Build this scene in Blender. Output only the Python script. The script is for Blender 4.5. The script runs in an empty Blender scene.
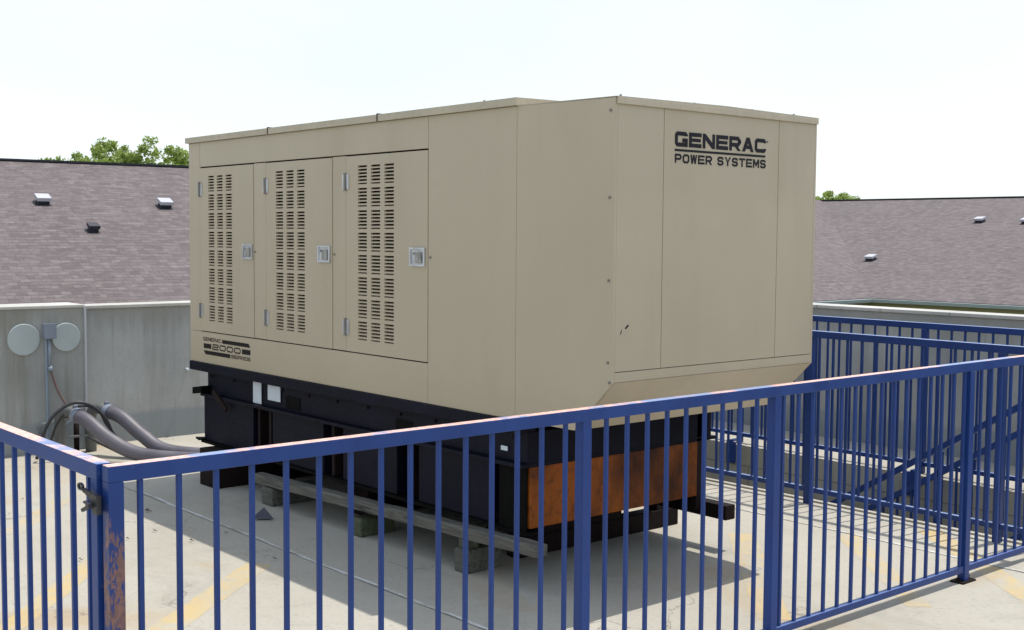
import bpy, bmesh, math, random
from mathutils import Vector, Matrix, noise
random.seed(7)
rad = math.radians
sc = bpy.context.scene
col = sc.collection

# ------------------------------------------------------------------ materials
def nt(name):
    m = bpy.data.materials.new(name); m.use_nodes = True
    t = m.node_tree; t.nodes.clear()
    o = t.nodes.new('ShaderNodeOutputMaterial'); b = t.nodes.new('ShaderNodeBsdfPrincipled')
    t.links.new(b.outputs[0], o.inputs[0])
    return m, t, b
class N:
    """tiny node builder"""
    def __init__(s, t): s.t = t
    def new(s, k, **kw):
        n = s.t.nodes.new(k)
        for a, v in kw.items(): setattr(n, a, v)
        return n
    def link(s, a, b): s.t.links.new(a, b)
    def coord(s, scale=(1, 1, 1), loc=(0, 0, 0), rot=(0, 0, 0), kind='Object'):
        c = s.new('ShaderNodeTexCoord'); mp = s.new('ShaderNodeMapping')
        mp.inputs['Scale'].default_value = scale; mp.inputs['Location'].default_value = loc
        mp.inputs['Rotation'].default_value = rot
        s.link(c.outputs[kind], mp.inputs[0]); return mp.outputs[0]
    def noise(s, vec, scale, detail=4, rough=.6, dist=0):
        n = s.new('ShaderNodeTexNoise'); n.inputs['Scale'].default_value = scale
        n.inputs['Detail'].default_value = detail; n.inputs['Roughness'].default_value = rough
        n.inputs['Distortion'].default_value = dist
        s.link(vec, n.inputs['Vector']); return n.outputs['Fac']
    def ramp(s, fac, stops, interp='LINEAR'):
        r = s.new('ShaderNodeValToRGB'); r.color_ramp.interpolation = interp
        e = r.color_ramp.elements
        while len(e) < len(stops): e.new(.5)
        for el, (p, c) in zip(e, stops):
            el.position = p; el.color = (c, c, c, 1) if isinstance(c, (int, float)) else (*c, 1)
        s.link(fac, r.inputs[0]); return r.outputs[0]
    def mix(s, fac, a, b, blend='MIX'):
        m = s.new('ShaderNodeMix', data_type='RGBA', blend_type=blend)
        for i, v in ((0, fac), (6, a), (7, b)):
            if isinstance(v, (int, float)): m.inputs[i].default_value = v
            elif isinstance(v, tuple): m.inputs[i].default_value = (*v, 1)
            else: s.link(v, m.inputs[i])
        return m.outputs[2]
    def math(s, op, a, b=0, c=None):
        m = s.new('ShaderNodeMath', operation=op)
        for i, v in ((0, a), (1, b)) + (((2, c),) if c is not None else ()):
            if isinstance(v, (int, float)): m.inputs[i].default_value = v
            else: s.link(v, m.inputs[i])
        return m.outputs[0]
    def bump(s, h, b, strength=.2, dist=.01, prev=None):
        n = s.new('ShaderNodeBump'); n.inputs['Strength'].default_value = strength
        n.inputs['Distance'].default_value = dist; s.link(h, n.inputs['Height'])
        if prev is not None: s.link(prev, n.inputs['Normal'])
        s.link(n.outputs[0], b.inputs['Normal']); return n.outputs[0]

def paint(name, c, rough=.45, var=.12, grime=.0, scale=3, metallic=0, bump=.03, spec=.5):
    m, t, b = nt(name); n = N(t); b.inputs['Specular IOR Level'].default_value = spec
    f = n.noise(n.coord((1, 1, .45)), scale, 6, .6)
    f2 = n.noise(n.coord(), scale * 14, 3, .6)
    lo = tuple(x * (1 - var) for x in c); hi = tuple(min(1, x * (1 + var)) for x in c)
    cc = n.mix(n.ramp(f, [(.3, 0.), (.7, 1.)]), lo, hi)
    if grime:
        cc = n.mix(n.math('MULTIPLY', n.ramp(f2, [(.5, 0.), (.75, 1.)]), grime), cc, tuple(x * .45 for x in c))
    t.links.new(cc, b.inputs['Base Color'])
    b.inputs['Roughness'].default_value = rough; b.inputs['Metallic'].default_value = metallic
    t.links.new(n.ramp(f2, [(.3, rough * .85), (.7, min(1, rough * 1.15))]), b.inputs['Roughness'])
    n.bump(f2, b, bump, .002)
    return m

TAN = (.446, .380, .277)
M = {}
def tan_sheet():
    m, t, b = nt('tan_enamel'); n = N(t)
    f = n.noise(n.coord((1, 1, .6)), 1.4, 5, .6); st = n.noise(n.coord((2.6, 2.6, .45)), 1.3, 5, .6, .5); g = n.noise(n.coord(), 55, 3, .6)
    w = n.noise(n.coord((1.3, 1.3, .9)), 1.7, 2, .5)
    cc = n.mix(n.ramp(f, [(.3, 0.), (.7, 1.)]), tuple(x * .955 for x in TAN), tuple(x * 1.04 for x in TAN))
    cc = n.mix(n.ramp(st, [(.52, 0.), (.72, .22)]), cc, tuple(x * v for x, v in zip(TAN, (.80, .77, .70))))
    cc = n.mix(n.ramp(st, [(.28, .14), (.42, 0.)]), cc, tuple(x * v for x, v in zip(TAN, (1.12, 1.13, 1.16))))
    cc = n.mix(n.ramp(g, [(.66, 0.), (.74, .35)]), cc, tuple(x * .7 for x in TAN))
    c = n.new('ShaderNodeTexCoord'); s3 = n.new('ShaderNodeSeparateXYZ'); n.link(c.outputs['Object'], s3.inputs[0])
    low = n.math('ADD', s3.outputs[2], n.math('MULTIPLY', n.math('SUBTRACT', st, .5), .35))     # splash dirt near the foot of the housing
    cc = n.mix(n.ramp(low, [(.80, .30), (.98, 0.)]), cc, tuple(x * v for x, v in zip(TAN, (.80, .76, .68))))
    t.links.new(cc, b.inputs['Base Color']); t.links.new(n.ramp(st, [(.3, .30), (.7, .46)]), b.inputs['Roughness'])
    b1 = n.bump(w, b, .35, .02); n.bump(g, b, .03, .002, b1)
    return m
M['tan'] = tan_sheet()
M['tan_dirty'] = paint('tan_enamel_roof', (.46, .40, .30), .5, .08, .25, 3)
M['dark_core'] = paint('dark_gap', (.006, .005, .005), .8, spec=.1)
M['navy'] = paint('navy_black_paint', (.0040, .0046, .0125), .5, .4, .3, 4, spec=.12)
M['black'] = paint('black_frame_paint', (.003, .003, .003), .6, .3, .2, 4, spec=.06)
M['ink'] = paint('black_vinyl', (.012, .011, .018), .4, .05, spec=.15)
M['ink2'] = paint('dark_brown_print', (.014, .010, .010), .5, .05, spec=.15)
M['label'] = paint('white_label', (.55, .6, .66), .5, .1, .2, 20)
M['chrome'] = paint('zinc_metal', (.60, .61, .64), .35, .25, .45, 24, metallic=.6)
M['screw_light'] = paint('worn_steel', (.34, .33, .31), .4, .4, .6, 40, metallic=.5)
M['screw'] = paint('screw_metal', (.22, .21, .19), .5, .1, 0, 20, metallic=.4)
M['roofvent'] = paint('white_vent_paint', (.44, .44, .48), .5, .05)
M['ventdark'] = paint('dark_vent', (.02, .02, .03), .6, .1)
M['gutter'] = paint('gutter_grey_paint', (.34, .39, .40), .5, .08)
M['beige_siding'] = paint('olive_siding', (.46, .40, .24), .7, .1)
M['plate'] = paint('blank_cover_grey', (.37, .42, .43), .5, .06, .15, 5)
M['box_grey'] = paint('grey_box_paint', (.20, .23, .29), .5, .08)
M['conduit'] = paint('grey_conduit', (.22, .27, .34), .5, .1, .2, 8)
M['conduit_brown'] = paint('brown_conduit', (.14, .09, .085), .6, .15, .2, 8)
M['elbow'] = paint('dull_grey_elbow', (.12, .125, .12), .6, .3, .4, 12)
M['cable'] = paint('black_cable', (.025, .025, .03), .5, .1)
M['bracket'] = paint('strut_metal', (.22, .23, .24), .5, .2, .3, 12, metallic=.4)
M['latch'] = paint('dark_latch_metal', (.045, .045, .052), .45, .3, .4, 18, metallic=.5)

def rust_mat():
    m, t, b = nt('rusty_primer'); n = N(t)
    f = n.noise(n.coord((1, 1, .55), (0, 3.35, .4)), 1.7, 6, .6, .5); g = n.noise(n.coord((1, 1, 1)), 22, 4, .6)
    cc = n.mix(n.ramp(f, [(.36, 0.), (.62, 1.)]), (.026, .006, .002), (.28, .072, .007)); b.inputs['Specular IOR Level'].default_value = .2
    cc = n.mix(n.ramp(g, [(.50, 0.), (.72, .6)]), cc, (.03, .012, .008))
    t.links.new(cc, b.inputs['Base Color']); b.inputs['Roughness'].default_value = .5
    n.bump(g, b, .15, .003); return m
M['rust'] = rust_mat()
M['rust_dark'] = paint('dark_rusty_steel', (.011, .006, .006), .7, .4, .3, 8, spec=.15)

def blue_mat(name, wear_top=False, wear_post=False, dark=1., th=.47, top_light=.35):
    """blue enamel; worn rail tops show pinkish primer, the gate post shows brown primer low down"""
    m, t, b = nt(name); n = N(t)
    f = n.noise(n.coord((1, 1, .5)), 5, 5, .6)
    cc = n.mix(n.ramp(f, [(.3, 0.), (.7, 1.)]), (.0075 * dark, .034 * dark, .165 * dark), (.013 * dark, .051 * dark, .225 * dark))
    g = n.noise(n.coord((1, 1, 1)), 60, 3, .6)
    cc = n.mix(n.ramp(g, [(.68, 0.), (.74, .7)]), cc, (.10, .11, .18)); b.inputs['Specular IOR Level'].default_value = .35
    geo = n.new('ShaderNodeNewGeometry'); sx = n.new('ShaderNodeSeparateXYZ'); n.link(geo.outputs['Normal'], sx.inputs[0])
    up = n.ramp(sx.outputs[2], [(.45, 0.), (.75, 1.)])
    cc = n.mix(n.math('MULTIPLY', up, top_light), cc, (.26, .34, .56))      # sunlit highlight painted as pale blue onto surfaces that face up
    if wear_top:
        w = n.noise(n.coord((1.0, 1.0, 6)), 1.5, 8, .68, .4)
        mask = n.math('MULTIPLY', n.ramp(w, [(th, 0.), (th + .04, 1.)]), up)
        cc = n.mix(mask, cc, n.mix(n.ramp(g, [(.4, 0.), (.6, 1.)]), (.66, .36, .29), (.73, .50, .44)))
        pale = n.math('MULTIPLY', n.ramp(w, [(.36, 0.), (.43, .5)]), up)
        cc = n.mix(n.math('MULTIPLY', pale, n.math('SUBTRACT', 1, mask)), cc, (.38, .46, .66))  # light-blue rail-top highlight painted in where the enamel is unworn
    if wear_post:
        c = n.new('ShaderNodeTexCoord'); s3 = n.new('ShaderNodeSeparateXYZ'); n.link(c.outputs['Object'], s3.inputs[0])
        w = n.noise(n.coord((40, 22, 5)), 1, 6, .7, .6)
        h = n.math('ADD', s3.outputs[2], n.math('MULTIPLY', n.math('SUBTRACT', w, .5), .5))
        band = n.ramp(h, [(.855, 1.), (.90, 0.)])
        brk = n.noise(n.coord((14, 30, 9)), 1.6, 6, .75)
        mask = n.math('MULTIPLY', band, n.ramp(brk, [(.45, 0.), (.50, 1.)]))
        cc = n.mix(mask, cc, n.mix(n.ramp(g, [(.35, 0.), (.65, 1.)]), (.13, .075, .078), (.23, .12, .10)))
    t.links.new(cc, b.inputs['Base Color'])
    t.links.new(n.ramp(f, [(.3, .32), (.7, .5)]), b.inputs['Roughness'])
    n.bump(g, b, .06, .002)
    return m
M['blue_far'] = blue_mat('dark_blue_enamel', dark=.82, top_light=.75); M['blue_gate'] = blue_mat('blue_enamel_worn_gate', wear_top=True, th=.41); M['blue'] = blue_mat('blue_enamel'); M['blue_top'] = blue_mat('blue_enamel_worn', wear_top=True)
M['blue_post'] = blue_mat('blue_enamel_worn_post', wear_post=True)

def concrete_color(n):
    P = n.coord()
    a = n.noise(P, .55, 5, .6); f = n.noise(P, 3.2, 6, .65); g = n.noise(P, 42, 5, .7)
    cc = n.mix(n.ramp(a, [(.3, 0.), (.7, 1.)]), (.325, .302, .250), (.410, .388, .330))
    cc = n.mix(n.ramp(f, [(.35, 0.), (.7, .45)]), cc, (.41, .39, .335))
    cc = n.mix(n.ramp(f, [(.22, .45), (.40, 0.)]), cc, (.245, .222, .180))
    cc = n.mix(n.ramp(g, [(.30, .55), (.45, 0.)]), cc, (.20, .185, .16))
    cc = n.mix(n.ramp(g, [(.60, 0.), (.78, .5)]), cc, (.45, .44, .41))
    # orange-brown rust stains
    st = n.noise(n.coord((1, 1, 1), (3.1, 1.7, 0)), .95, 4, .55, .6)
    cc = n.mix(n.ramp(st, [(.56, 0.), (.70, .55)]), cc, (.36, .25, .125))
    cr = n.new('ShaderNodeTexVoronoi', feature='DISTANCE_TO_EDGE'); cr.inputs['Scale'].default_value = .42
    wp = n.new('ShaderNodeVectorMath', operation='ADD'); wn = n.new('ShaderNodeTexNoise'); wn.inputs['Scale'].default_value = 2.2; wn.inputs['Detail'].default_value = 7
    n.link(P, wn.inputs['Vector']); n.link(P, wp.inputs[0]); n.link(wn.outputs['Color'], wp.inputs[1]); n.link(wp.outputs[0], cr.inputs['Vector'])
    gate = n.ramp(n.noise(n.coord((1, 1, 1), (8, 3, 0)), .8, 3, .5), [(.50, 0.), (.56, 1.)])
    cc = n.mix(n.math('MULTIPLY', n.ramp(cr.outputs['Distance'], [(.0012, .75), (.004, 0.)]), gate), cc, (.13, .115, .095))
    gr = n.noise(n.coord((1, 1, 1), (2.2, 9, 0)), 1.5, 6, .7, .8)
    cc = n.mix(n.ramp(gr, [(.55, 0.), (.70, .38)]), cc, (.215, .20, .17))
    cc = n.mix(n.ramp(gr, [(.28, .35), (.42, 0.)]), cc, (.47, .46, .42))
    # drips and dark spots
    v = n.new('ShaderNodeTexVoronoi'); v.inputs['Scale'].default_value = 5.5; n.link(P, v.inputs['Vector'])
    cc = n.mix(n.ramp(v.outputs['Distance'], [(.018, .7), (.045, 0.)]), cc, (.12, .10, .08))
    return cc, g, f
def ground_mat():
    m, t, b = nt('weathered_concrete_floor'); n = N(t)
    cc, g, f = concrete_color(n)
    t.links.new(cc, b.inputs['Base Color']); b.inputs['Roughness'].default_value = .85
    n.bump(g, b, .25, .004); return m
M['floor'] = ground_mat()
def marking_mat(name, colr, lo, hi, scale=7):
    m, t, b = nt(name); n = N(t)
    cc, g, f = concrete_color(n)
    w = n.noise(n.coord(), scale, 8, .75, .3); w2 = n.noise(n.coord((1, 1, 1), (5, 2, 0)), 1.1, 3, .5)
    mk = n.ramp(n.math('ADD', n.math('MULTIPLY', w, .6), n.math('MULTIPLY', w2, .4)), [(lo, 0.), (hi, .85)])
    t.links.new(n.mix(mk, cc, colr), b.inputs['Base Color']); b.inputs['Roughness'].default_value = .8
    n.bump(g, b, .25, .004); return m
M['yellow'] = marking_mat('faded_yellow_paint', (.50, .365, .145), .41, .58)
M['caulk'] = marking_mat('pale_joint_sealant', (.60, .61, .60), .43, .56, 12)
M['caulk_dark'] = paint('joint_dark_line', (.22, .205, .18), .9, .2)  # thin darker line along the slab joints

def wall_mat(name, base, streak=1., courses=False):
    m, t, b = nt(name); n = N(t)
    P = n.coord()
    s1 = n.noise(n.coord((5, 5, .35)), 1.6, 6, .65, .2); s2 = n.noise(P, 1.1, 5, .6); g = n.noise(P, 38, 4, .65)
    d = tuple(x * .74 for x in base); l = tuple(min(1, x * 1.14) for x in base)
    cc = n.mix(n.ramp(s2, [(.3, 0.), (.7, 1.)]), d, l)
    cc = n.mix(n.math('MULTIPLY', n.ramp(s1, [(.50, 0.), (.64, .75)]), streak), cc, tuple(x * v for x, v in zip(base, (.62, .58, .51))))
    cc = n.mix(n.math('MULTIPLY', n.ramp(s1, [(.28, .5), (.42, 0.)]), streak), cc, tuple(min(1, x * 1.25) for x in base))
    cc = n.mix(n.ramp(g, [(.32, .35), (.46, 0.)]), cc, d)
    # damp tide mark along the foot and grime below the coping
    c = n.new('ShaderNodeTexCoord'); s3 = n.new('ShaderNodeSeparateXYZ'); n.link(c.outputs['Object'], s3.inputs[0])
    if not courses:
        hz = n.math('ADD', s3.outputs[2], n.math('MULTIPLY', n.math('SUBTRACT', s2, .5), .12))
        cc = n.mix(n.ramp(hz, [(.21, .55), (.25, 0.)]), cc, tuple(x * v for x, v in zip(base, (.55, .63, .72))))
        top = n.math('ADD', s3.outputs[2], n.math('MULTIPLY', n.math('SUBTRACT', s1, .5), .5))
        cc = n.mix(n.ramp(top, [(.86, 0.), (1.12, .5)]), cc, tuple(x * v for x, v in zip(base, (.66, .62, .55))))
    t.links.new(cc, b.inputs['Base Color']); b.inputs['Roughness'].default_value = .88
    bn = n.bump(g, b, .2, .004)
    if courses:
        br = n.new('ShaderNodeTexBrick'); br.inputs['Scale'].default_value = 1
        br.inputs['Brick Width'].default_value = .6; br.inputs['Row Height'].default_value = .16
        br.inputs['Mortar Size'].default_value = .006
        n.link(n.coord(rot=(rad(90), 0, 0)), br.inputs['Vector'])
        n.link(n.mix(n.math('MULTIPLY', br.outputs['Fac'], .5), cc, (.08, .075, .07)), b.inputs['Base Color'])
    return m
M['wall'] = wall_mat('grey_concrete_wall', (.365, .375, .368), .45)
M['wall_streaky'] = wall_mat('streaky_concrete_wall', (.345, .355, .345), 1.)
M['well'] = wall_mat('coursed_concrete', (.36, .35, .30), .6, True)
M['coping'] = wall_mat('coping_concrete', (.47, .46, .43), .3, True)

def shingle_mat(name, u, v):
    """u: unit vector along the courses, v: unit vector up the slope (object space)"""
    m, t, b = nt(name); n = N(t)
    c = n.new('ShaderNodeTexCoord')
    def dot(w):
        d = n.new('ShaderNodeVectorMath', operation='DOT_PRODUCT'); d.inputs[1].default_value = w
        n.link(c.outputs['Object'], d.inputs[0]); return d.outputs['Value']
    x, y = dot(u), dot(v)
    cb = n.new('ShaderNodeCombineXYZ'); n.link(x, cb.inputs[0]); n.link(y, cb.inputs[1])
    br = n.new('ShaderNodeTexBrick'); br.offset = .37; br.offset_frequency = 2; br.squash = .7; br.squash_frequency = 3
    br.inputs['Scale'].default_value = 1; br.inputs['Brick Width'].default_value = .17
    br.inputs['Row Height'].default_value = .135; br.inputs['Mortar Size'].default_value = .0045
    br.inputs['Mortar Smooth'].default_value = .3; br.inputs['Bias'].default_value = 0
    br.inputs['Color1'].default_value = (.100, .083, .080, 1); br.inputs['Color2'].default_value = (.182, .155, .152, 1)
    br.inputs['Mortar'].default_value = (.075, .06, .062, 1)
    n.link(cb.outputs[0], br.inputs['Vector'])
    st = n.new('ShaderNodeCombineXYZ'); n.link(n.math('MULTIPLY', x, 2.6), st.inputs[0]); n.link(n.math('MULTIPLY', y, 7.4), st.inputs[1])
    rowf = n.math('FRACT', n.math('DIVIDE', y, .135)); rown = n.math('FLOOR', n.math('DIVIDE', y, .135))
    rv = n.new('ShaderNodeTexWhiteNoise', noise_dimensions='1D'); n.link(rown, rv.inputs['W'])
    f = n.noise(st.outputs[0], 1, 5, .7); a = n.noise(c.outputs['Object'], .35, 4, .6); g = n.noise(c.outputs['Object'], 9, 4, .7)
    cc = n.mix(n.ramp(f, [(.36, .55), (.64, 0.)]), br.outputs['Color'], (.088, .070, .072))
    cc = n.mix(n.ramp(rv.outputs['Value'], [(0., .30), (.5, 0.)]), cc, (.095, .075, .077)); cc = n.mix(n.ramp(rowf, [(.0, .65), (.16, 0.)]), cc, (.055, .043, .045))  # shadow line of each shingle course painted dark along its lower edge
    cc = n.mix(n.ramp(f, [(.52, 0.), (.68, .6)]), cc, (.215, .187, .184))
    cc = n.mix(n.ramp(a, [(.35, 0.), (.7, .3)]), cc, (.16, .128, .135))
    cc = n.mix(n.ramp(g, [(.35, .3), (.5, 0.)]), cc, (.08, .066, .07))
    t.links.new(cc, b.inputs['Base Color']); b.inputs['Roughness'].default_value = .9
    n.bump(br.outputs['Fac'], b, .4, -.02); return m

def wood_mat(name, base, green=0.):
    m, t, b = nt(name); n = N(t)
    f = n.noise(n.coord((1.2, 22, 22)), 2.5, 7, .7, .6); g = n.noise(n.coord(), 9, 4, .6)
    cc = n.mix(n.ramp(f, [(.35, 0.), (.6, 1.)]), tuple(x * .38 for x in base), base)
    if green: cc = n.mix(n.ramp(g, [(.42, 0.), (.58, green)]), cc, (.06, .085, .03))
    cc = n.mix(n.ramp(f, [(.32, .95), (.42, 0.)]), cc, (.012, .010, .008)); cc = n.mix(n.ramp(g, [(.58, 0.), (.72, .6)]), cc, tuple(x * .45 for x in base))
    t.links.new(cc, b.inputs['Base Color']); b.inputs['Roughness'].default_value = .85
    n.bump(f, b, .6, .006); return m
M['timber'] = wood_mat('weathered_timber', (.145, .136, .112))
M['block'] = wood_mat('mossy_timber', (.11, .11, .075), .7)
M['block_dark'] = wood_mat('dark_timber', (.12, .115, .10), .2)

def hose_mat():
    m, t, b = nt('grey_corrugated_hose'); n = N(t)
    f = n.noise(n.coord(), 5, 4, .6)
    cc = n.mix(n.ramp(f, [(.3, 0.), (.7, 1.)]), (.085, .078, .095), (.135, .125, .145))
    t.links.new(cc, b.inputs['Base Color']); b.inputs['Roughness'].default_value = .5; return m
M['hose'] = hose_mat()

def leaf_mat(name, c1, c2):
    m, t, b = nt(name); n = N(t)
    f = n.noise(n.coord(), 1.3, 3, .6); g = n.noise(n.coord(), 14, 2, .6)
    cc = n.mix(n.ramp(f, [(.3, 0.), (.7, 1.)]), c1, c2)
    cc = n.mix(n.ramp(g, [(.4, .0), (.7, .5)]), cc, tuple(x * 1.5 for x in c2))
    t.links.new(cc, b.inputs['Base Color']); b.inputs['Roughness'].default_value = .55
    o = t.nodes['Material Output']
    tr = n.new('ShaderNodeBsdfTranslucent'); n.link(cc, tr.inputs[0])
    mx = n.new('ShaderNodeMixShader'); mx.inputs[0].default_value = .42
    n.link(b.outputs[0], mx.inputs[1]); n.link(tr.outputs[0], mx.inputs[2]); n.link(mx.outputs[0], o.inputs[0]); return m
M['leaf'] = leaf_mat('tree_leaves', (.17, .24, .05), (.32, .41, .10))
M['bark'] = paint('tree_bark', (.09, .07, .05), .9, .3, .3, 6, bump=.4)
M['shingle_dark'] = paint('valley_grey', (.135, .113, .118), .9, .2)
M['debris'] = paint('dead_leaf', (.07, .045, .025), .8, .3)
M['triangle'] = paint('dark_slate_plate', (.055, .062, .09), .6, .15)

def grass_mat():
    m, t, b = nt('mown_grass'); n = N(t)
    f = n.noise(n.coord(), .08, 6, .7); g = n.noise(n.coord(), 3, 5, .7)
    cc = n.mix(f, (.05, .085, .025), (.085, .12, .04)); cc = n.mix(n.ramp(g, [(.4, .4), (.6, 0.)]), cc, (.035, .055, .02))
    t.links.new(cc, b.inputs['Base Color']); b.inputs['Roughness'].default_value = .9; return m
M['grass'] = grass_mat()

# ------------------------------------------------------------------ mesh helpers
class MB:
    def __init__(s): s.v = []; s.f = []; s.mi = []
    def add(s, vs, fs, mi=0):
        k = len(s.v); s.v += [tuple(p) for p in vs]; s.f += [tuple(i + k for i in f) for f in fs]; s.mi += [mi] * len(fs); return s
    def box(s, x0, y0, z0, x1, y1, z1, c=0, mi=0):
        if c <= 0:
            vs = [(x, y, z) for z in (z0, z1) for y in (y0, y1) for x in (x0, x1)]
            return s.add(vs, [(0, 2, 3, 1), (4, 5, 7, 6), (0, 1, 5, 4), (2, 6, 7, 3), (0, 4, 6, 2), (1, 3, 7, 5)], mi)
        bm = bmesh.new(); bmesh.ops.create_cube(bm, size=1)
        for v in bm.verts:
            v.co = Vector(((x0 + x1) / 2 + v.co.x * (x1 - x0), (y0 + y1) / 2 + v.co.y * (y1 - y0), (z0 + z1) / 2 + v.co.z * (z1 - z0)))
        bmesh.ops.bevel(bm, geom=bm.edges[:], offset=c, segments=2, profile=.6, affect='EDGES', clamp_overlap=True)
        return s.bm(bm, mi)
    def bm(s, bm, mi=0, mat=None):
        bm.verts.index_update()
        vs = [(mat @ v.co if mat else v.co) for v in bm.verts]; fs = [[v.index for v in f.verts] for f in bm.faces]
        bm.free(); return s.add(vs, fs, mi)
    def prism(s, pts, d, mi=0):
        """pts: planar loop of 3D points, extruded by vector d"""
        n = len(pts); d = Vector(d); a = [Vector(p) for p in pts]; vs = a + [p + d for p in a]
        nrm = Vector((0, 0, 0))
        for i in range(n): nrm += a[i].cross(a[(i + 1) % n])
        fs = [tuple(range(n))[::-1], tuple(range(n, 2 * n))] + [(i, (i + 1) % n, n + (i + 1) % n, n + i) for i in range(n)]
        if nrm.dot(d) < 0: fs = [f[::-1] for f in fs]
        return s.add(vs, fs, mi)
    def tube(s, path, r, seg=12, cap=True, rings=0, rr=.0, mi=0):
        P = [Vector(p) for p in path]; n = len(P); vs = []; fs = []
        up = Vector((0, 0, 1)); prev = None
        for i, p in enumerate(P):
            t = (P[min(i + 1, n - 1)] - P[max(i - 1, 0)]).normalized()
            a = prev if prev is not None else (up.cross(t) if abs(t.z) < .9 else Vector((1, 0, 0)).cross(t))
            a = (a - t * a.dot(t)).normalized(); prev = a; b = t.cross(a)
            R = (r[i] if isinstance(r, (list, tuple)) else r) * (1 + (rr if rings and i % 2 else 0))
            for k in range(seg):
                an = 2 * math.pi * k / seg; vs.append(p + (a * math.cos(an) + b * math.sin(an)) * R)
        for i in range(n - 1):
            for k in range(seg):
                k2 = (k + 1) % seg; fs.append((i * seg + k, i * seg + k2, (i + 1) * seg + k2, (i + 1) * seg + k))
        if cap: fs += [tuple(range(seg))[::-1], tuple(range((n - 1) * seg, n * seg))]
        return s.add(vs, fs, mi)
    def cyl(s, a, b, r, seg=16, mi=0): return s.tube([a, b], r, seg, mi=mi)
    def build(s, name, mats, parent=None, smooth=False):
        me = bpy.data.meshes.new(name); me.from_pydata(s.v, [], s.f)
        for m in (mats if isinstance(mats, (list, tuple)) else [mats]): me.materials.append(m)
        me.polygons.foreach_set('material_index', s.mi)
        if smooth: me.polygons.foreach_set('use_smooth', [True] * len(me.polygons))
        me.update()
        o = bpy.data.objects.new(name, me); col.objects.link(o)
        if parent is not None:
            o.parent = parent; o.matrix_parent_inverse = Matrix.Identity(4)
            # vertices are given in world space: bring them into the parent's space
            off = wpos(parent)
            if off.length: me.transform(Matrix.Translation(-off))
        return o
def wpos(o):
    p = Vector((0, 0, 0))
    while o is not None: p += o.location; o = o.parent
    return p
def rebase(o, loc):
    """give a single-mesh thing its own base point"""
    loc = Vector(loc); o.data.transform(Matrix.Translation(-loc)); o.location = loc
def tag(o, label=None, cat=None, group=None, kind=None):
    if label: o['label'] = label
    if cat: o['category'] = cat
    if group: o['group'] = group
    if kind: o['kind'] = kind
    return o
def thing(name, loc, label, cat, group=None):
    o = bpy.data.objects.new(name, None); col.objects.link(o); o.location = loc; o.empty_display_size = .2
    return tag(o, label, cat, group)
def spline(pts, n):
    P = [Vector(p) for p in pts]; P = [P[0] * 2 - P[1]] + P + [P[-1] * 2 - P[-2]]; out = []
    for i in range(1, len(P) - 2):
        for k in range(n):
            t = k / n; a, b, c, d = P[i - 1], P[i], P[i + 1], P[i + 2]
            out.append(.5 * ((2 * b) + (c - a) * t + (2 * a - 5 * b + 4 * c - d) * t * t + (3 * b - a - 3 * c + d) * t ** 3))
    out.append(P[-2]); return out

# ------------------------------------------------------------------ ground, floor and walls
g = MB(); g.add([(-1500, -1500, -3.2), (1500, -1500, -3.2), (1500, 1500, -3.2), (-1500, 1500, -3.2)], [(0, 1, 2, 3)])
tag(g.build('ground', M['grass']), kind='structure')

WX0, WX1, WY0, WY1 = -3.6, .55, 2.69, 3.955          # stairwell opening
f = MB(); xs = [-5.95, WX0, WX1, 14]; ys = [-14, WY0, WY1, 5.4]
for i in range(3):
    for j in range(3):
        if i == 1 and j == 1: continue
        f.add([(xs[i], ys[j], 0), (xs[i + 1], ys[j], 0), (xs[i + 1], ys[j + 1], 0), (xs[i], ys[j + 1], 0)], [(0, 1, 2, 3)])
tag(f.build('concrete_floor', M['floor']), kind='structure')
f = MB()
f.add([(-5.95, -14, -3.2), (14, -14, -3.2), (14, 5.4, -3.2), (-5.95, 5.4, -3.2), (-5.95, -14, 0), (14, -14, 0), (14, 5.4, 0), (-5.95, 5.4, 0)],
      [(0, 1, 5, 4), (1, 2, 6, 5), (2, 3, 7, 6), (3, 0, 4, 7)])
tag(f.build('podium', M['wall']), kind='structure')
f = MB()
f.add([(WX0, WY0, -2.9), (WX1, WY0, -2.9), (WX1, WY1, -2.9), (WX0, WY1, -2.9), (WX0, WY0, 0), (WX1, WY0, 0), (WX1, WY1, 0), (WX0, WY1, 0)],
      [(0, 1, 2, 3), (1, 0, 4, 5), (2, 1, 5, 6), (3, 2, 6, 7), (0, 3, 7, 4)])
tag(f.build('stairwell_pit', M['well']), kind='structure')
f = MB()   # raised edging round the stairwell
f.box(WX0 - .02, WY0 - .035, .0, WX1 + .05, WY0 + .004, .012, .004)
tag(f.build('stairwell_kerb', M['floor']), kind='structure')
st = MB()
for k in range(13):
    x1 = WX1 - k * .29; z1 = -(k + 1) * .182
    st.box(x1 - .29, WY0 + .02, -2.88, x1, WY1 - .02, z1)
o = st.build('concrete_stairs', M['well']); tag(o, 'concrete stairs going down behind the far blue railing', 'stairs')

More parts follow.
